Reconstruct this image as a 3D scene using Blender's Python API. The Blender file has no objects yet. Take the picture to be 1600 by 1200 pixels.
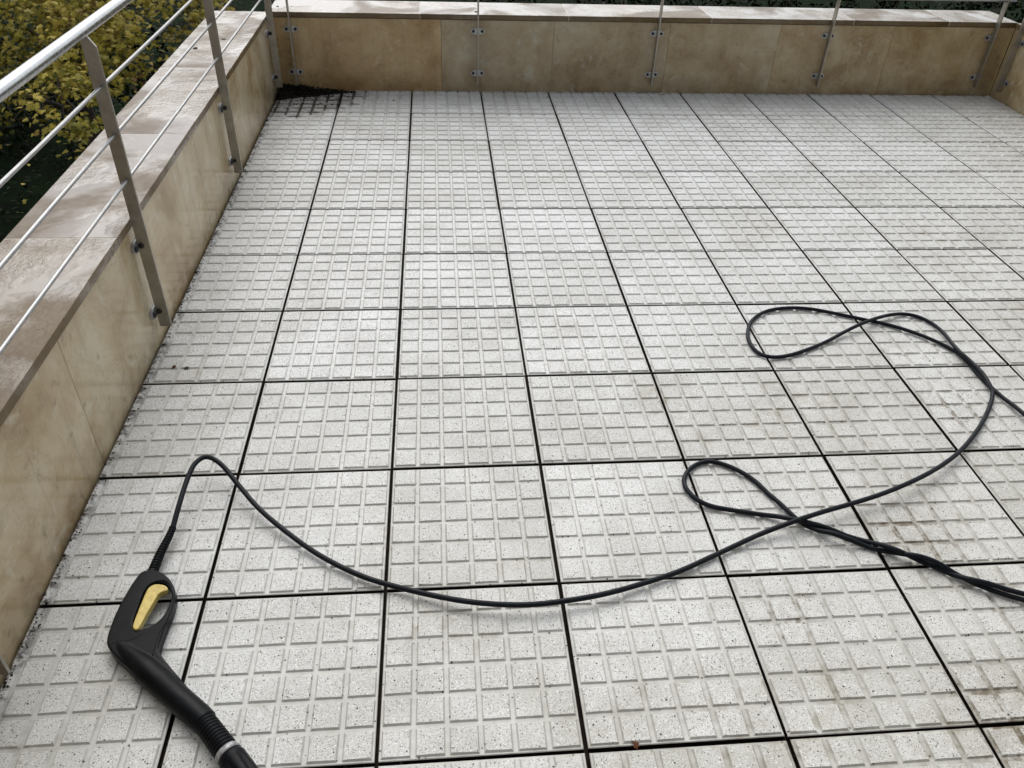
import bpy, bmesh, math, random
from mathutils import Vector, Matrix
random.seed(7)
S = bpy.context.scene
C = S.collection

# ------------------------------------------------------------------ camera
F_PX = 1237.91; CAM = Vector((0.54155, -4.76039, 1.48110))
R = Matrix(((0.99599012, 0.02272985, -0.08652771), (-0.08243605, 0.60892081, -0.78893583), (0.03475613, 0.79290529, 0.60835286)))
cam = bpy.data.cameras.new('camera'); cam.sensor_width = 36; cam.lens = F_PX / 1600 * 36
cam.clip_start = 0.02; cam.clip_end = 500
co = bpy.data.objects.new('camera', cam); C.objects.link(co)
co.matrix_world = Matrix.Translation(CAM) @ R.to_4x4(); S.camera = co

# ------------------------------------------------------------------ world, sun, exposure
SUN_EL, SUN_AZ = math.radians(50), math.radians(-6)     # azimuth from +Y towards +X
w = bpy.data.worlds.new("World"); S.world = w; w.use_nodes = True
nt = w.node_tree; nt.nodes.clear()
sky = nt.nodes.new('ShaderNodeTexSky'); sky.sky_type = 'NISHITA'; sky.sun_disc = False
sky.sun_elevation = SUN_EL; sky.sun_rotation = SUN_AZ; sky.dust_density = 3; sky.air_density = 1.0
hs = nt.nodes.new('ShaderNodeHueSaturation'); hs.inputs['Saturation'].default_value = 0.33
bg = nt.nodes.new('ShaderNodeBackground'); bg.inputs[1].default_value = 0.15
wo = nt.nodes.new('ShaderNodeOutputWorld')
nt.links.new(sky.outputs[0], hs.inputs['Color']); nt.links.new(hs.outputs[0], bg.inputs[0]); nt.links.new(bg.outputs[0], wo.inputs[0])
sl = bpy.data.lights.new('sun', 'SUN'); sl.energy = 0.8; sl.angle = math.radians(60); sl.color = (1.0, 0.99, 0.975)
so = bpy.data.objects.new('sun', sl); C.objects.link(so)
sd = Vector((math.sin(SUN_AZ) * math.cos(SUN_EL), math.cos(SUN_AZ) * math.cos(SUN_EL), math.sin(SUN_EL)))
so.rotation_euler = sd.to_track_quat('Z', 'Y').to_euler()
S.view_settings.view_transform = 'Standard'; S.view_settings.look = 'None'; S.view_settings.gamma = 1
S.view_settings.exposure = 0.40

# ------------------------------------------------------------------ helpers
def ray(px, py):
    return R @ Vector(((px - 800) / F_PX, -(py - 600) / F_PX, -1.0))
def at(px, py, z=0.0):
    """the point of the horizontal plane at height z seen at this place of the photograph"""
    d = ray(px, py); return CAM + d * ((z - CAM.z) / d.z)
def obj(name, me_or_bm, mat=None, parent=None, loc=None, smooth=False):
    if isinstance(me_or_bm, bmesh.types.BMesh):
        me = bpy.data.meshes.new(name); me_or_bm.to_mesh(me); me_or_bm.free()
    else: me = me_or_bm
    if mat:
        for m in (mat if isinstance(mat, (list, tuple)) else [mat]): me.materials.append(m)
    if smooth:
        for p in me.polygons: p.use_smooth = True
    o = bpy.data.objects.new(name, me); C.objects.link(o)
    if parent: o.parent = parent
    if loc is not None: o.location = loc
    return o
def tag(o, label=None, cat=None, group=None, kind=None):
    if label: o['label'] = label
    if cat: o['category'] = cat
    if group: o['group'] = group
    if kind: o['kind'] = kind
    return o
def thing(name, loc, label, cat, group=None, rz=0):
    o = bpy.data.objects.new(name, None); C.objects.link(o); o.location = loc; o.rotation_euler = (0, 0, rz)
    o.empty_display_size = .1
    return tag(o, label, cat, group)
def box(bm, x0, x1, y0, y1, z0, z1, bev=0, seg=1, mi=0):
    v = [bm.verts.new(p) for p in ((x0,y0,z0),(x1,y0,z0),(x1,y1,z0),(x0,y1,z0),(x0,y0,z1),(x1,y0,z1),(x1,y1,z1),(x0,y1,z1))]
    f = [bm.faces.new([v[i] for i in q]) for q in ((3,2,1,0),(4,5,6,7),(0,1,5,4),(1,2,6,5),(2,3,7,6),(3,0,4,7))]
    for q in f: q.material_index = mi
    if bev:
        es = list({e for q in f for e in q.edges})
        bmesh.ops.bevel(bm, geom=es, offset=bev, segments=seg, profile=.5, affect='EDGES')
def tube(bm, pts, rad, n=12, cap=True):
    """tube through pts; rad is a number or a list"""
    pts = [Vector(p) for p in pts]; N = len(pts)
    rs = rad if isinstance(rad, (list, tuple)) else [rad] * N
    t0 = (pts[1] - pts[0]).normalized()
    up = Vector((0, 0, 1)) if abs(t0.z) < .9 else Vector((1, 0, 0))
    nrm = t0.cross(up).normalized(); rings = []
    for i, p in enumerate(pts):
        t = (pts[min(i + 1, N - 1)] - pts[max(i - 1, 0)]).normalized()
        nrm = (nrm - t * nrm.dot(t)).normalized(); b = t.cross(nrm)
        rings.append([bm.verts.new(p + (nrm * math.cos(2 * math.pi * k / n) + b * math.sin(2 * math.pi * k / n)) * rs[i]) for k in range(n)])
    for a, b_ in zip(rings, rings[1:]):
        for k in range(n): f = bm.faces.new((a[k], a[(k + 1) % n], b_[(k + 1) % n], b_[k])); f.smooth = True
    if cap: bm.faces.new(rings[0][::-1]); bm.faces.new(rings[-1])
    return rings
def catmull(P, step):
    out = []
    P = [P[0] * 2 - P[1]] + P + [P[-1] * 2 - P[-2]]
    for i in range(1, len(P) - 2):
        a, b, c, d = P[i-1:i+3]; n = max(2, int((c - b).length / step))
        for k in range(n):
            t = k / n
            out.append(.5 * ((2*b) + (c-a)*t + (2*a-5*b+4*c-d)*t*t + (3*b-a-3*c+d)*t**3))
    out.append(P[-2]); return out

# ------------------------------------------------------------------ materials
class NM:
    def __init__(s, name):
        s.m = bpy.data.materials.new(name); s.m.use_nodes = True; s.t = s.m.node_tree; s.t.nodes.clear()
        s.out = s.n('ShaderNodeOutputMaterial'); s.b = s.n('ShaderNodeBsdfPrincipled'); s.l(s.b.outputs[0], s.out.inputs[0])
        s.co = s.n('ShaderNodeTexCoord').outputs['Object']
    def n(s, t, **k):
        x = s.t.nodes.new(t)
        for a, b in k.items(): setattr(x, a, b)
        return x
    def l(s, a, b): s.t.links.new(a, b)
    def put(s, inp, v):
        if hasattr(v, 'is_output') or isinstance(v, bpy.types.NodeSocket): s.l(v, inp)
        else: inp.default_value = v
    def world(s): s.co = s.n('ShaderNodeNewGeometry').outputs['Position']; return s
    def scaled(s, sc, loc=(0,0,0)):
        m = s.n('ShaderNodeMapping'); s.l(s.co, m.inputs[0]); m.inputs['Scale'].default_value = sc; m.inputs['Location'].default_value = loc; return m.outputs[0]
    def noise(s, scale, detail=4, rough=.5, vec=None, dist=0, w=None):
        x = s.n('ShaderNodeTexNoise'); s.l(vec or s.co, x.inputs['Vector'])
        x.inputs['Scale'].default_value = scale; x.inputs['Detail'].default_value = detail; x.inputs['Roughness'].default_value = rough; x.inputs['Distortion'].default_value = dist
        return x.outputs[0]
    def voro(s, scale, vec=None, feat='F1', out=0, rnd=1):
        x = s.n('ShaderNodeTexVoronoi'); x.feature = feat; s.l(vec or s.co, x.inputs['Vector']); x.inputs['Scale'].default_value = scale; x.inputs['Randomness'].default_value = rnd
        return x.outputs[out]
    def ramp(s, v, stops, interp='LINEAR'):
        x = s.n('ShaderNodeValToRGB'); s.l(v, x.inputs[0]); r = x.color_ramp; r.interpolation = interp
        while len(r.elements) < len(stops): r.elements.new(.5)
        for e, (p, c) in zip(r.elements, stops):
            e.position = p; e.color = (c, c, c, 1) if isinstance(c, (int, float)) else (*c, 1)
        return x.outputs[0]
    def mix(s, f, a, b, mode='MIX'):
        x = s.n('ShaderNodeMix', data_type='RGBA', blend_type=mode)
        for i, v in ((0, f), (6, a), (7, b)):
            if isinstance(v, bpy.types.NodeSocket): s.l(v, x.inputs[i])
            elif i == 0: x.inputs[0].default_value = v
            else: x.inputs[i].default_value = (*v, 1) if len(v) == 3 else v
        return x.outputs[2]
    def math(s, op, a, b=0.0, clamp=False):
        x = s.n('ShaderNodeMath', operation=op, use_clamp=clamp); s.put(x.inputs[0], a); s.put(x.inputs[1], b); return x.outputs[0]
    def maprange(s, v, a, b, c=0., d=1.):
        x = s.n('ShaderNodeMapRange'); s.put(x.inputs[0], v)
        for i, q in enumerate((a, b, c, d)): x.inputs[i + 1].default_value = q
        return x.outputs[0]
    def attr(s, name, o=2):
        return s.n('ShaderNodeAttribute', attribute_name=name).outputs[o]
    def bump(s, h, dist, strength=1.0, nrm=None):
        x = s.n('ShaderNodeBump'); s.l(h, x.inputs['Height']); x.inputs['Distance'].default_value = dist; x.inputs['Strength'].default_value = strength
        if nrm: s.l(nrm, x.inputs['Normal'])
        return x.outputs[0]
    def fin(s, col=None, rough=None, metal=None, nrm=None, spec=None, **kw):
        b = s.b
        if col is not None:
            if isinstance(col, bpy.types.NodeSocket): s.l(col, b.inputs['Base Color'])
            else: b.inputs['Base Color'].default_value = (*col, 1)
        if rough is not None: s.put(b.inputs['Roughness'], rough)
        if metal is not None: s.put(b.inputs['Metallic'], metal)
        if nrm is not None: s.l(nrm, b.inputs['Normal'])
        if spec is not None: s.put(b.inputs['Specular IOR Level'], spec)
        for k, v in kw.items(): s.put(b.inputs[k.replace('_', ' ')], v)
        return s.m

def tile_material(name, pad):
    m = NM(name)
    tone = m.attr('tone')
    sep = m.n('ShaderNodeSeparateXYZ'); m.l(m.co, sep.inputs[0]); X, Y = sep.outputs[0], sep.outputs[1]
    if pad: base = m.ramp(m.noise(330, 3, .7), [(.33, (.42, .43, .41)), (.47, (.64, .65, .635)), (.7, (.78, .79, .78))])
    else:   base = m.ramp(m.noise(60, 4, .6), [(.3, (.51, .515, .49)), (.7, (.64, .645, .625))])
    base = m.mix(1.0, base, m.ramp(tone, [(0, (.87, .865, .845)), (1, (1.0, 1.0, 1.0))]), 'MULTIPLY')
    cloud = m.noise(5, 5, .6)
    base = m.mix(1.0, base, m.ramp(cloud, [(.3, (.80, .79, .765)), (.62, (1, 1, 1))]), 'MULTIPLY')
    # aggregate specks: dark and brown chips, larger rare ones
    def specks(scale, size, keep, col, base, off=(0,0,0)):
        v = m.scaled((1, 1, .2), off)
        d = m.voro(scale, v); c = m.n('ShaderNodeSeparateColor')
        vx = m.n('ShaderNodeTexVoronoi'); m.l(v, vx.inputs['Vector']); vx.inputs['Scale'].default_value = scale
        m.l(vx.outputs['Color'], c.inputs[0])
        k = m.math('GREATER_THAN', c.outputs[0], 1 - keep)
        sz = m.math('MULTIPLY', c.outputs[1], size)
        f = m.math('MULTIPLY', m.math('LESS_THAN', vx.outputs['Distance'], sz), k)
        return m.mix(f, base, col)
    if pad:
        base = specks(400, .60, .34, (.24, .23, .21), base)
        base = specks(380, .5, .22, (.86, .86, .86), base, (2, 9, 0))
        base = specks(225, .44, .13, (.085, .08, .07), base, (3, 1, 0))
        base = specks(140, .34, .06, (.025, .022, .02), base, (7, 5, 0))
    else:
        base = specks(150, .4, .12, (.08, .065, .05), base, (3, 1, 0))
    # ochre-brown grime: lower right part of the terrace, stronger in the grooves
    gr = m.math('ADD', m.math('MULTIPLY', X, .14), m.math('MULTIPLY', Y, -.15))          # about .1 to .75
    st = m.math('ADD', m.math('MULTIPLY', m.noise(2.1, 6, .65, dist=.4), 1.0), m.math('MULTIPLY', gr, .26))
    st = m.maprange(st, .66, .90)
    fine = m.maprange(m.noise(23, 5, .7), .42, .66)
    st = m.math('MULTIPLY', st, fine)
    st = m.math('MULTIPLY', st, .55 if pad else 1.0, True)
    base = m.mix(st, base, (.30, .26, .17) if pad else (.155, .122, .062))
    # a few rusty brown marks
    def mark(cx, cy, r, col, base, k=.8):
        d = m.n('ShaderNodeVectorMath', operation='DISTANCE'); m.l(m.co, d.inputs[0]); d.inputs[1].default_value = (cx, cy, 0)
        f = m.math('MULTIPLY', m.maprange(d.outputs['Value'], r, r * .2), m.maprange(m.noise(38, 4, .7), .42, .60), True)
        return m.mix(m.math('MULTIPLY', f, k if pad is False else k * .22), base, col)
    for px, py, r in ((1440, 850, .16), (1400, 815, .10), (1560, 1090, .15), (1590, 1160, .16), (1500, 640, .16), (905, 1010, .0), (1235, 955, .12), (1555, 930, .1)):
        if r: p = at(px, py); base = mark(p.x, p.y, r, (.12, .088, .040), base)
    base = m.mix(m.maprange(gr, .45, 1.1), base, m.mix(1.0, base, (.93, .895, .82), 'MULTIPLY'))
    # black soil caught in the reliefs of the far left corner and along the left wall
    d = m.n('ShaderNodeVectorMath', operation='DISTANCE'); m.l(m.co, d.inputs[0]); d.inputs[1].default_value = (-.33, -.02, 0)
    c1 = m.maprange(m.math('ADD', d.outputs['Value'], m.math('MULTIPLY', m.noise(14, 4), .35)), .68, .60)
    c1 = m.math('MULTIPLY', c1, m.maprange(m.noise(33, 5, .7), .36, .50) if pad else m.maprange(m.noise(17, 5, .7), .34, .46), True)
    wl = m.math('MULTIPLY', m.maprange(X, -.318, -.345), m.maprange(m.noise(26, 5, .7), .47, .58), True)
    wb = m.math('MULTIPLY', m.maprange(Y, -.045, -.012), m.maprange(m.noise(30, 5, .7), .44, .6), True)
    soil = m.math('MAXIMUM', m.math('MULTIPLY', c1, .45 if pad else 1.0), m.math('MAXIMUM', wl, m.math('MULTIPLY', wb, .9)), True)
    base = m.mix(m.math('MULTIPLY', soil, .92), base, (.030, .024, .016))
    h = m.noise(420, 3, .7); nr = m.bump(h, .0009 if pad else .0004, .8)
    nr = m.bump(m.noise(45, 3), .0012, .5, nr)
    ro = m.ramp(m.noise(9, 4, .6), [(.35, .40), (.65, .56)] if pad else [(.35, .32), (.65, .5)])
    return m.fin(base, ro, nrm=nr, spec=.5)
M = {}
M['pad'] = tile_material('paver_pad', True); M['groove'] = tile_material('paver_groove', False)

def stone(name, wet):
    m = NM(name).world()
    oi = m.n('ShaderNodeObjectInfo'); tint = oi.outputs['Color']
    off = m.n('ShaderNodeVectorMath', operation='MULTIPLY_ADD'); m.l(oi.outputs['Color'], off.inputs[0]); off.inputs[1].default_value = (37, 53, 71); m.l(m.co, off.inputs[2])
    m.co = off.outputs[0]
    cl = m.noise(4.2, 7, .62, dist=.5)
    c = m.ramp(cl, [(.34, (.37, .275, .155)), (.47, (.50, .405, .26)), (.56, (.55, .465, .32)), (.68, (.63, .565, .43))])
    bl = m.noise(11, 5, .6, dist=1.2)
    c = m.mix(m.maprange(bl, .58, .74), c, (.62, .58, .47))
    v = m.noise(2.1, 8, .75, dist=.5); vein = m.math('ABSOLUTE', m.math('SUBTRACT', v, .5))
    c = m.mix(m.math('MULTIPLY', m.maprange(vein, .012, .0), .25), c, (.17, .115, .065))
    dk = m.maprange(m.noise(26, 5, .65), .60, .74); c = m.mix(m.math('MULTIPLY', dk, .5), c, (.16, .12, .075))
    c = m.mix(1.0, c, tint, 'MULTIPLY')
    if wet:
        c = m.mix(1.0, c, (.25, .205, .135), 'MULTIPLY')
        pat = m.noise(2.6, 5, .6, vec=m.scaled((1, 1, 1)), dist=.6)
        pud = m.maprange(pat, .43, .55)
        ro = m.math('ADD', m.math('MULTIPLY', pud, -.15), .5)
        ro = m.math('ADD', ro, m.maprange(m.noise(60, 3), .3, .7, -.05, .05))
        c = m.mix(m.math('MULTIPLY', m.maprange(m.noise(5.5, 6, .7), .5, .62), .45), c, (.15, .12, .08))
        c = m.mix(m.maprange(m.noise(170, 2, .5), .72, .76), c, (.03, .024, .018))
        drops = m.noise(60, 4, .65); nr = m.bump(drops, .0006, .4)
        nr = m.bump(m.noise(9, 3), .002, .3, nr)
        cn = m.bump(m.math('MULTIPLY', m.noise(70, 3, .6), m.maprange(m.noise(2.7, 4, .6), .47, .56)), .0075, 1.0, m.bump(m.noise(6, 2), .0012, .3))
        return m.fin(c, ro, nrm=nr, spec=.2, Coat_Weight=m.math('ADD', m.math('MULTIPLY', pud, .75), .25, True), Coat_Roughness=m.math('ADD', m.math('MULTIPLY', pud, -.11), .15), Coat_IOR=1.52, Coat_Normal=cn)
    # dirt splash by the floor, drip marks
    sep = m.n('ShaderNodeSeparateXYZ'); geo = m.n('ShaderNodeNewGeometry'); m.l(geo.outputs['Position'], sep.inputs[0])
    sp = m.math('MULTIPLY', m.maprange(sep.outputs[2], .12, .0), m.maprange(m.noise(13, 6, .7), .38, .7), True)
    c = m.mix(m.math('MULTIPLY', sp, .6), c, (.13, .095, .055))
    dr = m.noise(1, 4, .6, vec=m.scaled((28, 28, 1.6))); c = m.mix(m.math('MULTIPLY', m.maprange(dr, .55, .72), .28), c, (.20, .155, .10))
    nr = m.bump(m.noise(35, 4, .6), .0010, .35)
    nr = m.bump(m.noise(3, 2), .004, .3, nr)
    ro = m.ramp(m.noise(5, 4), [(.35, .10), (.65, .24)])
    return m.fin(c, ro, nrm=nr, spec=.5)
M['facing'] = stone('travertine_facing', False); M['coping'] = stone('wet_travertine_coping', True)
m = NM('mortar'); M['mortar'] = m.fin(m.ramp(m.noise(30, 4), [(.3, (.10, .075, .045)), (.7, (.2, .16, .11))]), .8)
m = NM('light_grout'); M['grout'] = m.fin(m.ramp(m.noise(40, 4), [(.3, (.42, .38, .30)), (.7, (.62, .58, .50))]), .45)
m = NM('render_wall').world(); M['render'] = m.fin(m.ramp(m.noise(3, 6), [(.3, (.20, .18, .15)), (.7, (.28, .25, .21))]), .85, nrm=m.bump(m.noise(90, 3), .002, .4))
m = NM('wet_bed'); M['bed'] = m.fin(m.ramp(m.noise(25, 4), [(.3, (.005, .004, .003)), (.7, (.026, .018, .012))]), .85, spec=.15)
m = NM('brushed_steel').world()
fl = m.noise(1, 3, .5, vec=m.scaled((40, 40, 260)))
c = m.ramp(m.noise(24, 5, .7), [(.3, (.32, .30, .26)), (.7, (.45, .425, .38))])
c = m.mix(m.maprange(m.noise(160, 3, .6), .66, .72), c, (.16, .12, .08))
M['steel'] = m.fin(c, m.ramp(m.noise(30, 4), [(.3, .34), (.7, .5)]), .9, m.bump(fl, .0004, .3))
m = NM('polished_steel').world()
dp = m.voro(210); M['rail'] = m.fin(m.ramp(m.noise(20, 5, .7), [(.3, (.36, .375, .38)), (.7, (.50, .515, .52))]), m.ramp(m.noise(50, 4), [(.3, .20), (.7, .34)]), 1.0, m.bump(m.math('MULTIPLY', m.maprange(dp, .0, .35, 1, 0), m.maprange(m.noise(40, 2), .5, .6)), .0007, .6))
m = NM('rod_steel').world(); M['rod'] = m.fin(m.ramp(m.noise(30, 5, .7), [(.3, (.27, .27, .265)), (.7, (.40, .40, .39))]), m.ramp(m.noise(60, 4), [(.3, .28), (.7, .45)]), .9)
m = NM('galvanised_plate').world(); M['plate'] = m.fin(m.ramp(m.noise(60, 4), [(.3, (.36, .38, .40)), (.7, (.58, .60, .62))]), .42, .7)
m = NM('black_bolt'); M['bolt'] = m.fin((.012, .011, .010), .5)
m = NM('black_rubber').world(); M['hose'] = m.fin(m.ramp(m.noise(90, 4, .6), [(.35, (.004, .006, .0085)), (.7, (.009, .012, .016))]), m.ramp(m.noise(40, 4), [(.3, .35), (.7, .55)]), nrm=m.bump(m.noise(300, 2), .0004, .4), spec=.16)
m = NM('black_plastic').world()
c = m.ramp(m.noise(26, 6, .7), [(.35, (.0025, .003, .004)), (.62, (.005, .006, .007)), (.75, (.013, .013, .013))])
dr = m.maprange(m.voro(330), .0, .3, 1, 0); drm = m.math('MULTIPLY', dr, m.maprange(m.noise(60, 3), .5, .62))
M['gun'] = m.fin(c, m.ramp(m.noise(55, 5, .7), [(.3, .26), (.7, .46)]), nrm=m.bump(drm, .0008, .5, m.bump(m.noise(500, 2), .0002, .6)), spec=.11)
m = NM('yellow_plastic').world(); c = m.ramp(m.noise(70, 5, .7), [(.3, (.46, .34, .07)), (.6, (.64, .50, .14))])
c = m.mix(m.maprange(m.noise(180, 4, .7), .60, .70), c, (.16, .11, .03)); M['yellow'] = m.fin(c, .42, nrm=m.bump(m.noise(200, 2), .0003, .5))
m = NM('silver_band').world(); M['silver'] = m.fin(m.ramp(m.noise(120, 4), [(.35, (.16, .17, .17)), (.65, (.40, .40, .39))]), .4, .3)
def leaf_material(name, stops, rough=.5, tr=.25):
    m = NM(name).world(); t = m.attr('tone')
    c = m.ramp(t, stops); c = m.mix(m.maprange(m.noise(40, 3), .55, .8), c, (.05, .032, .012))
    return m.fin(c, rough, spec=.04 if 'green' in name else .15)
M['maple'] = leaf_material('autumn_leaves', [(0, (.03, .045, .006)), (.2, (.14, .145, .018)), (.5, (.32, .265, .032)), (.8, (.42, .33, .045)), (1, (.16, .09, .015))])
M['green'] = leaf_material('evergreen_leaves', [(0, (.0015, .004, .001)), (.5, (.004, .011, .0025)), (.9, (.010, .024, .005)), (1, (.035, .042, .012))], .6)
M['dry'] = leaf_material('dry_leaf', [(0, (.10, .03, .015)), (.5, (.12, .05, .02)), (1, (.035, .02, .012))], .6)
m = NM('bark').world(); M['bark'] = m.fin(m.ramp(m.noise(20, 6, .7), [(.3, (.02, .015, .01)), (.7, (.07, .055, .04))]), .9, nrm=m.bump(m.noise(60, 4), .01, .6))
m = NM('lawn').world(); c = m.ramp(m.noise(1.3, 8, .75), [(.35, (.0015, .002, .001)), (.5, (.003, .010, .002)), (.7, (.007, .020, .004))])
c = m.mix(m.maprange(m.noise(30, 6, .8), .56, .7), c, (.010, .016, .005)); M['lawn'] = m.fin(c, 1, nrm=m.bump(m.noise(60, 5, .8), .03, .8), spec=.05)
m = NM('soil_litter').world(); M['litter'] = m.fin(m.ramp(m.noise(90, 5, .7), [(.35, (.003, .0024, .0016)), (.58, (.010, .0075, .005)), (.72, (.045, .030, .018))]), .6, spec=.2, nrm=m.bump(m.noise(200, 3), .003, .6))

# ------------------------------------------------------------------ ground of the garden
GZ = -3.4
bm = bmesh.new(); bmesh.ops.create_grid(bm, x_segments=60, y_segments=60, size=120)
for v in bm.verts: v.co.z = .25 * math.sin(v.co.x * .13) * math.cos(v.co.y * .11) if v.co.length > 14 else 0
tag(obj('ground', bm, M['lawn'], loc=(0, 0, GZ)), kind='structure')

# ------------------------------------------------------------------ terrace floor: embossed pavers on a dark bed
T = .4; G = .0041                                    # pitch and half joint
XL, XR = -.354, 3.979
bm = bmesh.new(); tone = bm.faces.layers.float.new('tone')
def pad(bm, x0, x1, y0, y1, z, h, s, t):
    b = [bm.verts.new((x, y, z - .0005)) for x, y in ((x0, y0), (x1, y0), (x1, y1), (x0, y1))]
    jt = [random.uniform(-.0008, .0008) for _ in range(8)]
    a = [bm.verts.new((x + jt[i], y + jt[i + 4], z + h)) for i, (x, y) in enumerate(((x0+s, y0+s), (x1-s, y0+s), (x1-s, y1-s), (x0+s, y1-s)))]
    f = [bm.faces.new(a)]; f[0].material_index = 1
    for i in range(4):
        q = bm.faces.new((b[i], b[(i+1) % 4], a[(i+1) % 4], a[i])); q.material_index = 0; f.append(q)
    for q in f: q[tone] = t
for c in range(-1, 10):
    for r in range(0, 16):
        x0, x1 = max(c * T + G, XL), min((c + 1) * T - G, XR)
        y1, y0 = -r * T - G, -(r + 1) * T + G
        if r == 0: y1 = min(y1 + .003, -.001)
        dz = random.uniform(-.0009, .0009); t = random.random()
        jx, jy = random.uniform(-.0013, .0013), random.uniform(-.0013, .0013)
        if c == -1: jx = 0
        n0 = len(bm.faces); ch = .0015
        # slab with a small chamfer
        rr = [(x0+jx, x1+jx, y0+jy, y1+jy, -.032), (x0+jx, x1+jx, y0+jy, y1+jy, dz-ch), (x0+jx+ch, x1+jx-ch, y0+jy+ch, y1+jy-ch, dz)]
        V = [[bm.verts.new(p) for p in ((a,c_,z),(b,c_,z),(b,d,z),(a,d,z))] for a, b, c_, d, z in rr]
        for A, B in ((V[0], V[1]), (V[1], V[2])):
            for i in range(4): q = bm.faces.new((A[i], A[(i+1)%4], B[(i+1)%4], B[i])); q[tone] = t; q.material_index = 2 if A is V[0] else 0
        q = bm.faces.new(V[2]); q[tone] = t
        p = (T - 2 * G) / 6; g = .0036
        for i in range(6):
            for j in range(6):
                xb = (c + 1) * T - G - p * (i + 1) + g; xe = (c + 1) * T - G - p * i - g
                if c == 9: xb = c * T + G + p * i + g; xe = xb + p - 2 * g
                yb = -(r + 1) * T + G + p * j + g; ye = yb + p - 2 * g
                xb, xe = max(xb, x0 + .001), min(xe, x1 - .001)
                if xe - xb < .012: continue
                pad(bm, xb + jx, xe + jx, yb + jy, ye + jy, dz,   .0038, .0038, min(1, max(0, t + random.uniform(-.12, .12))))
tag(obj('floor', bm, [M['groove'], M['pad'], M['bed']]), kind='structure')
bm = bmesh.new(); box(bm, -.36, 3.99, -6.5, .05, -.30, -.014)
tag(obj('floor_bed', bm, M['bed']), kind='structure')

# ------------------------------------------------------------------ parapet walls
BA = .0105                                            # the far wall is not quite square to the pavers
ZT, ZF = .425, .399
def wall(name, label, loc, rz, L, joints, cjoints, tones, ctones, lo=0.0):
    """local frame: x along the wall, y away from the terrace, inner face at y=0"""
    t = thing(name, loc, label, 'wall', 'parapet walls round the terrace', rz)
    bm = bmesh.new(); box(bm, lo - .0, L, .022, .285, GZ - .2, ZF - .002); obj('masonry', bm, M['render'], t)
    js = [lo] + joints + [L]
    for a, b, tn in zip(js, js[1:], tones):
        bm = bmesh.new(); g = .0007; box(bm, a + g, b - g, 0, .0225, -.035, ZF - .0045 + random.uniform(-.0008, .0008), .0008)
        o = obj('facing_slab', bm, M['facing'], t); o.color = (*tn, 1)
    bm = bmesh.new(); box(bm, lo + .002, L - .002, .0035, .021, -.03, ZF - .001); obj('mortar', bm, M['mortar'], t)
    js = [lo] + cjoints + [L]
    for a, b, tn in zip(js, js[1:], ctones):
        bm = bmesh.new(); g = .0012; box(bm, a + g, b - g, -.008, .292, ZF, ZT, .0022, 2)
        o = obj('coping_slab', bm, M['coping'], t); o.color = (*tn, 1)
    bm = bmesh.new()
    for j in cjoints: box(bm, j - .003, j + .003, -.0065, .29, ZF + .001, ZT - .0008)
    obj('joint_filler', bm, M['grout'], t)
    return t
W1 = (1, 1, 1)
wall('parapet_wall', 'low beige travertine wall across the far end of the terrace, below the dark hedge', (-.36, -.0318, 0), BA, 4.35,
     [.935, 1.573, 2.247, 2.905, 3.6], [.82, 1.652, 2.48, 3.333, 3.92],
     [(.84, .72, .54), (.72, .71, .68), (.68, .655, .60), (.72, .685, .61), (.82, .78, .69), (.80, .75, .64)],
     [(1, .96, .9), (.92, .92, .9), (1, 1, .97), (.95, .95, .9), (.94, .9, .82), (1, 1, 1)])
def cuts(a, b, n): return [a + i * (b - a) / n for i in range(1, n)]
wall('parapet_wall', 'long low beige stone wall down the left side of the terrace beside the yellow maple', (-.36, -6.5, 0), math.radians(90), 6.46,
     [1.38, 2.05, 2.70, 3.36, 4.02, 4.7, 5.35, 5.95], [.62, 1.42, 2.22, 3.02, 3.815, 4.617, 5.42, 6.19],
     [(.97, .90, .80), (.94, .89, .80), (.88, .84, .76), (.92, .88, .81), (.90, .87, .80), (.93, .88, .79), (.91, .88, .81), (.88, .86, .80), (.84, .82, .77)],
     [(.9, .88, .86), (.9, .84, .80), (.96, .9, .86), (.88, .80, .76), (1.04, 1.0, .95), (.92, .85, .78), (.9, .82, .72), (.93, .88, .8), (.98, .95, .9)])
wr = wall('parapet_wall', 'short visible piece of beige stone wall on the right, meeting the far wall', (3.983, .0, 0), math.radians(-90), 6.5,
     [.62, 1.3, 1.98, 2.6, 3.2, 3.9, 4.6, 5.3], [.75, 1.55, 2.35, 3.15, 3.95, 4.75, 5.55],
     [(1, .95, .84)] * 9, [(.95, .92, .85)] * 8)

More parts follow.
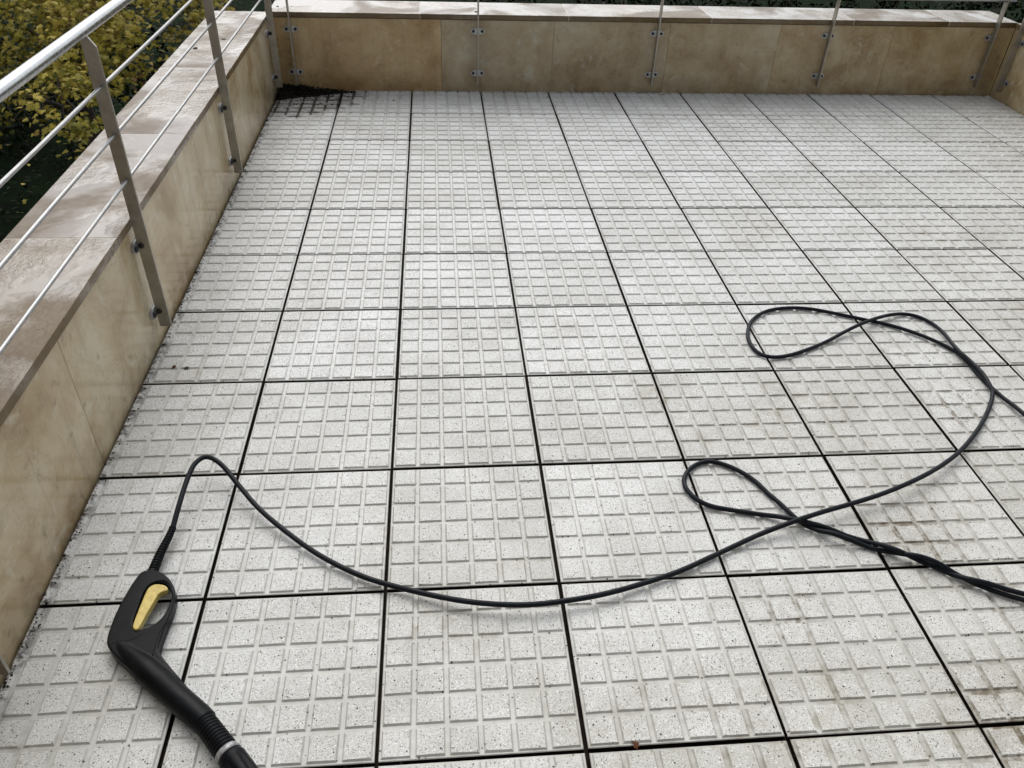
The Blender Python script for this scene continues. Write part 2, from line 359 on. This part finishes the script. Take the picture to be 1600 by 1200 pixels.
# ------------------------------------------------------------------ steel railings
def flat_post(parent, x, zb=.055, side=True):
    """local: x along the wall, y away; flat bar 40 x 8 mm standing in front of the wall"""
    bm = bmesh.new(); y0, y1 = -.045, -.0095
    pr = [(y0, zb), (y1, zb), (y1, .918), (y0 + .017, .926), (y0, .899)]
    A = [bm.verts.new((x - .004, y, z)) for y, z in pr]; B = [bm.verts.new((x + .004, y, z)) for y, z in pr]
    bm.faces.new(A[::-1]); bm.faces.new(B)
    for i in range(5): bm.faces.new((A[i], A[(i+1)%5], B[(i+1)%5], B[i]))
    bmesh.ops.recalc_face_normals(bm, faces=bm.faces)
    bmesh.ops.bevel(bm, geom=list(bm.edges), offset=.0007, segments=1, affect='EDGES')
    p = obj('post', bm, M['steel'], parent)
    for z in (.338, .110):
        bm = bmesh.new(); n = 28
        prof = []
        for k in range(n):
            a = 2 * math.pi * k / n; ca, sa = math.cos(a), math.sin(a)
            prof.append((x + .0385 * (abs(ca) ** .92) * (1 if ca > 0 else -1), z + .0175 * (abs(sa) ** .9) * (1 if sa > 0 else -1)))
        A = [bm.verts.new((a, -.001, b)) for a, b in prof]; B = [bm.verts.new((a, -.0085, b)) for a, b in prof]
        bm.faces.new(A[::-1]); bm.faces.new(B)
        for i in range(n): bm.faces.new((A[i], A[(i+1)%n], B[(i+1)%n], B[i]))
        bmesh.ops.recalc_face_normals(bm, faces=bm.faces)
        obj('bracket', bm, M['plate'], p)
        for s in (-1, 1):
            bm = bmesh.new(); cx = x + s * .0245
            tube(bm, [(cx, -.008, z), (cx, -.012, z), (cx, -.0145, z)], [.0082, .0082, .006], 12)
            obj('bolt', bm, M['bolt'], p)
        if not side: continue
        bm = bmesh.new(); tube(bm, [(x - .004, -.0195, z + .002), (x - .0075, -.0195, z + .002), (x - .010, -.0195, z + .002)], [.0085, .0085, .006], 12)
        obj('bolt', bm, M['bolt'], p)
    return p
def railing(label, loc, rz, xs, x0, x1, side=True):
    t = thing('railing', loc, label, 'railing', 'steel railings on the terrace walls', rz)
    for x in xs: flat_post(t, x, side=side)
    bm = bmesh.new(); n = 16
    tube(bm, [(x0 + (x1 - x0) * i / n, -.024, .9405) for i in range(n + 1)], .0155, 24); obj('handrail', bm, M['rail'], t, smooth=False)
    for z in (.801, .674, .545):
        bm = bmesh.new(); tube(bm, [(x0 + (x1 - x0) * i / n, -.031 + random.uniform(-.0006, .0006), z + random.uniform(-.0008, .0008)) for i in range(n + 1)], .0050, 12)
        obj('rod', bm, M['rod'], t)
    return t
railing('steel railing of flat posts and thin rods down the left wall, with a round handrail', (-.36, -6.5, 0), math.radians(90),
        [2.7 - 1.21, 2.7, 3.935, 5.156, 6.357], .6, 6.375)
railing('steel railing with slim upright posts fixed to the far wall', (-.36, -.0318, 0), BA,
        [.112, 1.14, 2.17, 3.196, 4.213], .05, 4.27, False)
railing('steel railing starting at the far right corner, one post on the right wall', (3.983, 0, 0), math.radians(-90),
        [.098, 1.3, 2.5], .06, 3.2, False)

# ------------------------------------------------------------------ high pressure hose
def P(px, py, z=.0105): return at(px, py, z)
H = [(269,829,.03),(279,792,.046),(293,748,.058),(306,723,.062),(324,714,.060),(346,726,.052),(372,757,.040),(405,795,.030),(450,833,.022),(500,868,.018),(560,898,.017),(620,917,.018),
 (700,935,.022),(760,943,.026),(820,945,.028),(875,940,.028),(940,929,.024),(1000,913,.018),(1060,893,.014),(1120,866,.013),(1180,838,.016),(1215,824,.026),(1245,813,.036),(1285,800,.034),(1330,787,.030),(1380,771,.034),
 (1430,750,.034),(1470,728,.028),(1503,702,.020),(1530,668,.013),(1546,636,.011),(1551,614,.018),(1546,601,.024),(1535,583,.026),(1518,566,.024),(1501,551,.026),(1487,536,.020),(1473,519,.013),(1454,504,.011),(1431,494,.011),(1409,490.5,.012),
 (1386,493,.018),(1364,499,.025),(1341,508,.026),(1319,519,.018),(1291,534,.012),(1262,546,.011),(1234,555,.011),(1211,558,.012),(1192,555,.012),(1178,545,.012),(1169.5,530,.012),(1169,515,.012),(1175,501,.011),(1191,489,.011),(1212,483,.011),
 (1240,481,.011),(1268,483,.011),(1296,488,.011),(1330,495,.011),(1358,501,.011),(1386,507,.011),(1414,515,.012),(1442,525,.013),(1468,536,.012),(1487,546,.011),(1501,555,.011),(1515,569,.011),(1530,587,.011),(1544,601,.011),
 (1563,618,.012),(1583,633,.016),(1600,647,.02),(1650,690,.02),(1720,760,.02),(1760,840,.02),(1740,920,.02),(1690,955,.02),(1640,950,.015),(1602,938,.012),(1580,932,.012),(1552,923,.012),(1522,911,.012),(1492,896,.014),
 (1466,880,.024),(1440,870,.026),(1415,866,.022),(1395,863,.012),(1372,859,.011),(1350,852,.012),(1325,842,.022),(1300,833,.024),(1280,829,.016),(1262,822,.012),(1250,815,.012),(1237,804,.013),(1220,788,.012),(1200,771,.011),(1180,752,.011),(1157,737,.011),
 (1132,726,.011),(1110,721,.011),(1090,725,.011),(1076,735,.011),(1069,748,.012),(1071,761,.012),(1080,773,.012),(1093,783,.012),(1112,791,.011),(1137,796,.011),(1162,800,.011),(1190,804,.011),(1215,807,.016),(1237,811,.024),
 (1257,815,.024),(1280,821,.022),(1303,829,.013),(1325,838,.011),(1350,845,.013),(1375,851,.022),(1400,859,.026),(1420,868,.018),(1442,878,.011),(1466,888,.011),(1492,899,.013),(1520,906,.024),(1545,912,.026),(1573,921,.022),(1603,929,.02),(1650,942,.012),(1800,975,.011),(1950,1000,.011)]
pts = catmull([P(*h) for h in H] + [Vector((2.35, -4.35, .012)), Vector((2.9, -4.75, .012)), Vector((3.2, -5.4, .012)), Vector((3.3, -6.3, .012))], .008)
bm = bmesh.new(); tube(bm, pts, .0063, 14)
tag(obj('hose', bm, M['hose']), 'long thin black rubber hose looping over the white pavers from the spray gun', 'hose')

# ------------------------------------------------------------------ spray gun lying on its side
def G2(x, y): return 100 + x / 3.53, 860 + y / 3.53
org = at(*G2(420, 560), 0); gun = thing('spray_gun', org, 'black pressure washer spray gun with a yellow trigger lying on the pavers', 'spray gun')
def L(x, y, z): return at(*G2(x, y), z) - org
outer = [(455,132),(500,127),(550,143),(587,173),(610,208),(621,245),(617,295),(602,345),(582,395),(562,445),(546,490),(532,535),(527,572),(560,622),(640,715),(712,800),(640,915),(560,845),(478,770),(395,697),(330,640),(280,592),(247,547),(244,520),(256,470),(276,410),(312,330),(350,260),(390,195),(420,155),(438,138)]
hole = [(520,192),(558,190),(582,208),(599,245),(600,290),(584,335),(560,378),(526,414),(482,444),(430,458),(395,447),(388,415),(405,370),(425,310),(448,250),(475,212)]
def smooth_loop(P_, it=2):
    for _ in range(it):
        n = len(P_); Q = []
        for i in range(n):
            a, b = P_[i], P_[(i + 1) % n]; Q += [(a[0]*.75 + b[0]*.25, a[1]*.75 + b[1]*.25), (a[0]*.25 + b[0]*.75, a[1]*.25 + b[1]*.75)]
        P_ = Q
    return P_
def prism(bm, loops, z0, z1, zref):
    from mathutils.geometry import tessellate_polygon
    L3 = [[L(x, y, zref) for x, y in lp] for lp in loops]
    flat = [p for lp in L3 for p in lp]
    tris = tessellate_polygon([[Vector((p.x, p.y, 0)) for p in lp] for lp in L3])
    A = [bm.verts.new((p.x, p.y, z0)) for p in flat]; B = [bm.verts.new((p.x, p.y, z1)) for p in flat]
    for t in tris:
        try: bm.faces.new([A[i] for i in t]); bm.faces.new([B[i] for i in t])
        except ValueError: pass
    o = 0
    for lp in L3:
        n = len(lp)
        for i in range(n): bm.faces.new((A[o+i], A[o+(i+1)%n], B[o+(i+1)%n], B[o+i]))
        o += n
    bmesh.ops.recalc_face_normals(bm, faces=bm.faces)
def remeshed(o, vox, it, fac=.6):
    r = o.modifiers.new('r', 'REMESH'); r.mode = 'VOXEL'; r.voxel_size = vox; r.use_smooth_shade = True
    s = o.modifiers.new('s', 'SMOOTH'); s.factor = fac; s.iterations = it
    dg = bpy.context.evaluated_depsgraph_get(); ev = o.evaluated_get(dg)
    me = bpy.data.meshes.new_from_object(ev); o.modifiers.clear(); old = o.data; o.data = me; bpy.data.meshes.remove(old)
    for p in me.polygons: p.use_smooth = True
bm = bmesh.new()
prism(bm, [smooth_loop(outer), smooth_loop(hole)], .005, .0355, .021)
a, b = L(292, 520, .0185), L(782, 952, .028)
ax = [a.lerp(b, i / 14) for i in range(15)]
tube(bm, [a.lerp(b, -.03)] + ax, [.009] + [min(.0265, .0160 + .0022 * i) - .0015 * i / 14 - (.0015 if i == 14 else 0) for i in range(15)], 28)
body = obj('body', bm, M['gun'], gun); remeshed(body, .0016, 12)
# raised seam line round the handle and a groove band on the guard
bm = bmesh.new(); seam = [(520,175),(558,180),(585,205),(603,248),(600,300),(583,350),(560,400),(535,440),(515,490),(500,540),(488,585)]
tube(bm, catmull([L(x, y, .0352) for x, y in seam], .004), .0012, 8); obj('seam', bm, M['gun'], body)
bm = bmesh.new(); seam = [(262,520),(300,500),(350,500),(400,480),(440,455)]
tube(bm, catmull([L(x, y, .0350) for x, y in seam], .004), .0010, 8); obj('seam', bm, M['gun'], body)
# trigger
trig = [(490,200),(520,194),(556,200),(574,212),(575,230),(546,236),(522,252),(502,286),(480,324),(460,356),(438,398),(422,428),(410,445),(392,446),(382,432),(390,400),(410,350),(430,300),(450,250),(468,216)]
bm = bmesh.new(); prism(bm, [smooth_loop(trig, 1)], .025, .0405, .034)
o = obj('trigger', bm, M['yellow'], gun); remeshed(o, .0011, 5)
bm = bmesh.new(); a, b = L(395, 437, .037), L(395, 437, .0405); tube(bm, [a, b], .0035, 12)
# strain relief with ribs
bm = bmesh.new(); sr = catmull([L(478, 150, .022), L(497, 100, .024), L(515, 55, .026), L(540, 0, .028), L(572, -62, .030), L(590, -100, .031), L(600, -125, .032)], .0012)
n = len(sr); rad = []
for i in range(n):
    u = i / n; r0 = .0125 - .0045 * u
    rad.append(r0 * (1.0 if (i // 3) % 2 == 0 else .78) if .12 < u < .97 else r0 * 1.05)
tube(bm, sr, rad, 20); obj('strain_relief', bm, M['gun'], gun)
# ribbed coupling, band and lance grip running out of the photo
A_, B_ = L(770, 940, .030), L(897, 1108, .030); bm = bmesh.new()
n = 66; rad = []
for i in range(n + 1): rad.append((.0215 if (i // 3) % 2 == 0 else .0192) + (.0015 * i / n))
tube(bm, [A_.lerp(B_, i / n) for i in range(n + 1)], rad, 28); obj('ribbed_coupling', bm, M['gun'], gun)
D = (B_ - A_).normalized(); bm = bmesh.new()
C0 = B_; tube(bm, [C0, C0 + D * .001, C0 + D * .011, C0 + D * .012], [.0230, .0240, .0240, .0230], 32); obj('band', bm, M['silver'], gun)
bm = bmesh.new(); C1 = C0 + D * .012; N = 40; prof = []
for i in range(N + 1):
    u = i / N; prof.append((C1 + D * (.17 * u), .0255 - .006 * u * u if u > .04 else .0235))
rings = tube(bm, [p for p, _ in prof], [r for _, r in prof], 48)
for i, rg in enumerate(rings):
    u = i / N; c = prof[i][0]
    k = math.sin(math.pi * min(1, max(0, (u - .06) / .6))) if .06 < u < .66 else 0
    for j, v in enumerate(rg):
        f = max(0, math.cos(j / 48 * 2 * math.pi * 6)) ** 2 * .0048 * k
        v.co = c + (v.co - c) * (1 - f / .025)
obj('lance_grip', bm, M['gun'], gun)
bm = bmesh.new(); E0 = C1 + D * .165; tube(bm, [E0, E0 + D * .45], .0085, 16); obj('lance_tube', bm, M['rail'], gun)

# ------------------------------------------------------------------ soil and leaf litter heaped in the far left corner
def chips(bm, n, sample, smin, smax, tone=None, flat=.35):
    for _ in range(n):
        p = sample(); s = random.uniform(smin, smax)
        mt = Matrix.Translation(p) @ Matrix.Rotation(random.uniform(0, 6.28), 4, 'Z') @ Matrix.Rotation(random.uniform(-.7, .7), 4, 'X') @ Matrix.Diagonal((s, s * random.uniform(.25, .9), s * flat, 1))
        k = random.choice((5, 6, 7)); vs = [bm.verts.new(mt @ Vector((math.cos(a * 6.283 / k) * random.uniform(.6, 1.1), math.sin(a * 6.283 / k) * random.uniform(.6, 1.1), random.uniform(-.3, .3)))) for a in range(k)]
        top = bm.verts.new(mt @ Vector((random.uniform(-.2, .2), random.uniform(-.2, .2), 1))); bot = bm.verts.new(mt @ Vector((0, 0, -.8)))
        for i in range(k):
            bm.faces.new((vs[i], vs[(i+1)%k], top)); bm.faces.new((vs[(i+1)%k], vs[i], bot))
def heap():
    while True:
        u, v = random.uniform(0, 1) ** 1.5, random.uniform(0, 1) ** 1.3
        if u + v > 1.05: continue
        h = max(0, .048 * (1 - u - v)) * random.uniform(.2, 1)
        return Vector((-.347 + u * .42, -.042 - v * .155, .004 + h))
bm = bmesh.new(); chips(bm, 1700, heap, .003, .013)
for _ in range(60):                                   # stalks and twigs sticking out
    p = heap(); d = Vector((random.uniform(-1, 1), random.uniform(-1, .4), random.uniform(.05, .8))).normalized() * random.uniform(.02, .05)
    tube(bm, [p, p + d * .5 + Vector((0, 0, .003)), p + d], [.0012, .001, .0006], 5)
chips(bm, 60, lambda: Vector((random.gauss(-.22, .05), -.036, abs(random.gauss(.05, .05)))), .002, .006)
chips(bm, 40, lambda: Vector((-.353, -.05 - abs(random.gauss(0, .1)), abs(random.gauss(.06, .06)))), .002, .005)
base = [(-.354, -.034), (-.10, -.031), (-.15, -.045), (-.19, -.075), (-.235, -.080), (-.26, -.118), (-.305, -.115), (-.33, -.145), (-.354, -.14)]
v0 = [bm.verts.new((x, y, .0035)) for x, y in base]; pk = bm.verts.new((-.338, -.045, .046)); mid = [bm.verts.new((x * .55 - .338 * .45, y * .55 - .045 * .45, .024 + random.uniform(-.004, .004))) for x, y in base]
for i in range(len(base) - 1):
    bm.faces.new((v0[i], v0[i+1], mid[i+1], mid[i])); bm.faces.new((mid[i], mid[i+1], pk))
tag(obj('soil_litter', bm, M['litter']), 'black wet soil and rotting leaf litter heaped in the far left corner', 'leaf litter', kind='stuff')
# crumbs along the foot of the left and far walls and in front of the heap
bm = bmesh.new()
chips(bm, 700, lambda: Vector((-.352 + abs(random.gauss(0, .010)), random.uniform(-4.4, -.15), .004)), .0015, .0055)
chips(bm, 110, lambda: Vector((random.uniform(-.3, 3.9), -.030 - abs(random.gauss(0, .006)), .003)), .0015, .005)
chips(bm, 420, lambda: Vector((max(-.35, random.gauss(-.14, .14)), -.06 - abs(random.gauss(0, .10)), .004)), .002, .009)
chips(bm, 160, lambda: Vector((random.uniform(-.3, 3.8), random.uniform(-4.2, -.05), .0035)), .001, .0032)
def in_joint():
    j = random.uniform(-.0035, .0035); z = random.uniform(-.011, -.002)
    if random.random() < .5: return Vector((random.randint(0, 9) * T + j, random.uniform(-4.3, -.03), z))
    return Vector((random.uniform(-.35, 3.9), -random.randint(1, 10) * T + j, z))
chips(bm, 2600, in_joint, .0012, .0048)
tag(obj('crumbs', bm, M['litter']), 'dark crumbs of soil in the joints and along the foot of the walls', 'crumbs', kind='stuff')

# ------------------------------------------------------------------ leaves
MAPLE = [(0,-.45),(.06,-.05),(.22,-.22),(.42,-.20),(.36,-.06),(.56,.10),(.40,.14),(.30,.12),(.36,.34),(.26,.32),(.16,.24),(.12,.42),(0,.62),
         (-.12,.42),(-.16,.24),(-.26,.32),(-.36,.34),(-.30,.12),(-.40,.14),(-.56,.10),(-.36,-.06),(-.42,-.20),(-.22,-.22),(-.06,-.05)]
OVAL = [(0,-.5),(.2,-.3),(.27,0),(.18,.3),(0,.55),(-.18,.3),(-.27,0),(-.2,-.3)]
def leaves(name, items, shape, mat, parent=None, loc=None, curl=.25):
    """items: (position, normal, spin, size, tone); one mesh of leaf-shaped faces"""
    vs, fs, tn = [], [], []
    for p, nrm, sp, s, t in items:
        q = Vector(nrm).normalized().to_track_quat('Z', 'Y').to_matrix() @ Matrix.Rotation(sp, 3, 'Z')
        b = len(vs); cu = random.uniform(.3, 1.6) * curl
        vs.append(p)
        for x, y in shape: vs.append(p + q @ Vector((x * s, y * s, -(x * x * 1.3 + y * y * .5) * s * cu)))
        n = len(shape)
        for i in range(n): fs.append((b, b + 1 + i, b + 1 + (i + 1) % n)); tn.append(t)
    me = bpy.data.meshes.new(name); me.from_pydata([tuple(v) for v in vs], [], fs); me.update()
    at_ = me.attributes.new('tone', 'FLOAT', 'FACE'); at_.data.foreach_set('value', tn)
    return obj(name, me, mat, parent, loc)
def single(label, px, py, z, s, tone, name='dry_leaf', shape=MAPLE, curl=.8, grp=None):
    p = at(px, py, z)
    o = leaves(name, [(Vector((0, 0, 0)), Vector((random.uniform(-.3,.3), random.uniform(-.3,.3), 1)), random.uniform(0, 6), s, tone)], shape, M['dry'], loc=p, curl=curl)
    sm = o.modifiers.new('thickness', 'SOLIDIFY'); sm.thickness = .0006
    tag(o, label, 'leaf', grp or 'dry leaves lying on the terrace')
single('small reddish brown leaf on the paver by the left wall, below the second post', 270, 573, .006, .022, .1, shape=OVAL)
single('tiny dark curled leaf just right of the reddish one', 291, 574, .006, .020, 1, shape=OVAL)
single('brown leaf lying against the foot of the far wall below a post', 1036, 147, .006, .045, .5)
single('dark leaf on the far wall coping by the middle post', 743, 18, .428, .045, .9)
single('dark leaf on the left wall coping, near the far corner', 349, 60, .428, .030, 1)
single('dark leaf on the left wall coping, beside the lowest rod', 307, 75, .428, .035, 1)
single('small dark leaf on the far left coping by the corner post', 434, 9, .428, .028, 1)
single('dark curled leaf stalk on the pavers near the right of the far wall', 1319, 158, .005, .045, .9, shape=[(0,-.5),(.08,0),(.03,.5),(-.03,.5),(-.02,0)])
single('tiny black leaf scrap at the far wall, in front of a paver joint', 854, 152, .005, .03, 1, shape=OVAL)
single('dry brown leaf scrap between the pavers at the bottom of the photo', 992, 1161, .004, .022, .4)

# ------------------------------------------------------------------ garden trees and shrubs
def sph():
    while True:
        v = Vector((random.uniform(-1, 1), random.uniform(-1, 1), random.uniform(-1, 1)))
        if .05 < v.length < 1: return v
def trunk(parent, top, base, r, limbs):
    bm = bmesh.new(); m_ = base.lerp(top, .5) + Vector((.1, -.06, 0))
    tube(bm, catmull([base, m_, top], .3), [r * (1 - .5 * i / 20) for i in range(len(catmull([base, m_, top], .3)))], 10); obj('trunk', bm, M['bark'], parent)
    bm = bmesh.new()
    for e in limbs:
        s = base.lerp(top, random.uniform(.45, .95)); mid = s.lerp(e, .5) + Vector((0, 0, .15)); c = catmull([s, mid, e], .2)
        tube(bm, c, [max(.006, r * .45 * (1 - i / len(c))) for i in range(len(c))], 6)
        for _ in range(3):
            e2 = e + sph() * .5; s2 = c[len(c) // 2]; c2 = catmull([s2, s2.lerp(e2, .5) + sph() * .1, e2], .25)
            tube(bm, c2, [max(.003, .014 * (1 - i / len(c2))) for i in range(len(c2))], 5)
    obj('limbs', bm, M['bark'], parent)
def maple(label, x, y, blobs, n, size):
    t = thing('maple_tree', (x, y, GZ), label, 'tree')
    o = Vector((x, y, GZ)); it = []
    tot = sum(b[1].x * b[1].y for b in blobs)
    for c, r in blobs:
        k = int(n * r.x * r.y / tot); clumps = []
        for _ in range(max(6, k // 26)):
            v = sph().normalized() * random.uniform(.62, 1.02); clumps.append((Vector((c.x + v.x * r.x, c.y + v.y * r.y, c.z + v.z * r.z)), random.uniform(.12, .28), random.random(), v))
        for _ in range(k):
            cc, cr, ct, cv = random.choice(clumps); d = sph() * cr
            nrm = Vector((cv.x * .5 + random.gauss(0, .35), cv.y * .5 - .25 + random.gauss(0, .35), .75 + random.gauss(0, .3)))
            it.append((cc + d - o, nrm, random.uniform(0, 6.28), size * random.uniform(.6, 1.25), min(1, max(0, ct * .55 + random.uniform(.05, .5)))))
    leaves('crown', it, MAPLE, M['maple'], t)
    trunk(t, Vector((0, 0, 2.6)), Vector((0, 0, -.1)), .09, [b[0] - o + Vector((0, 0, -.1)) for b in blobs])
V = Vector
maple('maple tree with dense yellow autumn leaves behind the left railing', -3.9, 5.6,
      [(V((-4.2, 5.6, -.3)), V((1.5, 1.5, 1.1))), (V((-2.6, 4.9, -.3)), V((1.1, 1.2, 1.0))), (V((-5.4, 5.4, -.2)), V((1.3, 1.3, 1.0))), (V((-3.3, 4.2, -.9)), V((.8, .8, .5))),
       (V((-3.8, 6.6, .3)), V((1.6, 1.4, 1.0))), (V((-6.4, 6.6, .1)), V((1.4, 1.2, 1.1))), (V((-2.1, 6.2, .2)), V((1.1, 1.2, .9))), (V((-3.0, 3.1, -1.15)), V((.35, .35, .4))), (V((-4.3, 3.9, -1.3)), V((.5, .5, .45)))], 30000, .068)
def shrub(label, x, y, r, n=2600, size=.09, grp='dark shrubs in the garden', zt=None):
    t = thing('shrub', (x, y, GZ), label, 'shrub', grp)
    it = []; cl = [(sph().normalized() * random.uniform(.7, 1)) for _ in range(60)]
    for _ in range(n):
        v = random.choice(cl); c = Vector((v.x * r[0], v.y * r[0], r[1] * (.5 + v.z * .5))) + sph() * .28
        it.append((c, Vector((v.x + random.gauss(0, .4), v.y + random.gauss(0, .4), .6 + random.gauss(0, .4))), random.uniform(0, 6.28), size * random.uniform(.6, 1.3), random.random() ** 1.4))
    leaves('foliage', it, OVAL, M['green'], t)
    bm = bmesh.new()
    for _ in range(7): e = sph(); tube(bm, [(0, 0, 0), (e.x * r[0] * .4, e.y * r[0] * .4, r[1] * .4), (e.x * r[0] * .7, e.y * r[0] * .7, r[1] * .75)], [.03, .02, .008], 6)
    obj('stems', bm, M['bark'], t)
shrub('dark green shrub under the left end of the yellow maple', -6.6, 8.4, (1.3, 1.5))
shrub('dark green shrub on the dim lawn under the middle of the yellow maple', -4.2, 8.0, (1.2, 1.7))
for i, (x, y, lab) in enumerate(((2.2, 13.0, 'dark shrub beyond the far wall, left of the middle posts'), (4.6, 13.4, 'dark shrub beyond the far wall, right of the middle post'), (7.2, 13.2, 'dark shrub beyond the far wall above the coping joint'), (10.2, 13.8, 'dark shrub beyond the far wall at the top right'), (13.4, 13.6, 'dark shrub beyond the far right corner'))):
    shrub(lab, x, y, (1.35, 1.4 + .2 * (i % 2)), 1800, .11)
# fallen leaves and low ivy on the dark ground
it = [(Vector((random.uniform(-12, 1), random.uniform(1, 18), random.uniform(.0, .12))), Vector((random.gauss(0, .4), random.gauss(0, .4), 1)), random.uniform(0, 6.28), random.uniform(.05, .1), random.random() ** 1.2) for _ in range(14000)]
tag(leaves('ivy', it, OVAL, M['green'], loc=(0, 0, GZ)), 'low dark green ground cover below the terrace', 'ground cover', kind='stuff')
it = [(Vector((random.uniform(-10, 0), random.uniform(3, 14), random.uniform(.05, .16))), Vector((random.gauss(0, .3), random.gauss(0, .3), 1)), random.uniform(0, 6.28), random.uniform(.06, .11), random.random()) for _ in range(420)]
tag(leaves('fallen_leaves', it, MAPLE, M['maple'], loc=(0, 0, GZ)), 'yellow fallen leaves strewn on the dark lawn under the maple', 'fallen leaves', kind='stuff')

# ------------------------------------------------------------------ unseen facade behind the camera, added to block light from that side
h = thing('blocker_facade', (1.8, -6.5, GZ), 'unseen beige facade added behind the terrace to block light', 'blocker_facade')
bm = bmesh.new(); box(bm, -6, 6, -.35, 0, -.2, 8.6); obj('wall', bm, M['render'], h)
m = NM('dark_glass'); M['glass'] = m.fin((.02, .022, .025), .06)
m = NM('frame_paint'); M['frame'] = m.fin((.30, .29, .27), .4)
for x0, x1, z0, z1, nm in ((-1.2, .6, 3.45, 5.6, 'door'), (1.6, 2.2, 4.3, 5.6, 'window'), (-4.5, -3.0, 4.3, 5.6, 'window'), (-1.2, .6, 6.6, 8.0, 'window')):
    bm = bmesh.new()
    for a in ((x0, x1, z1 - .07, z1), (x0, x1, z0, z0 + .07), (x0, x0 + .07, z0 + .07, z1 - .07), (x1 - .07, x1, z0 + .07, z1 - .07)): box(bm, a[0], a[1], .003, .07, a[2], a[3])
    f = obj(nm, bm, M['frame'], h); bm = bmesh.new(); box(bm, x0 + .07, x1 - .07, .003, .03, z0 + .07, z1 - .07); obj('pane', bm, M['glass'], f)
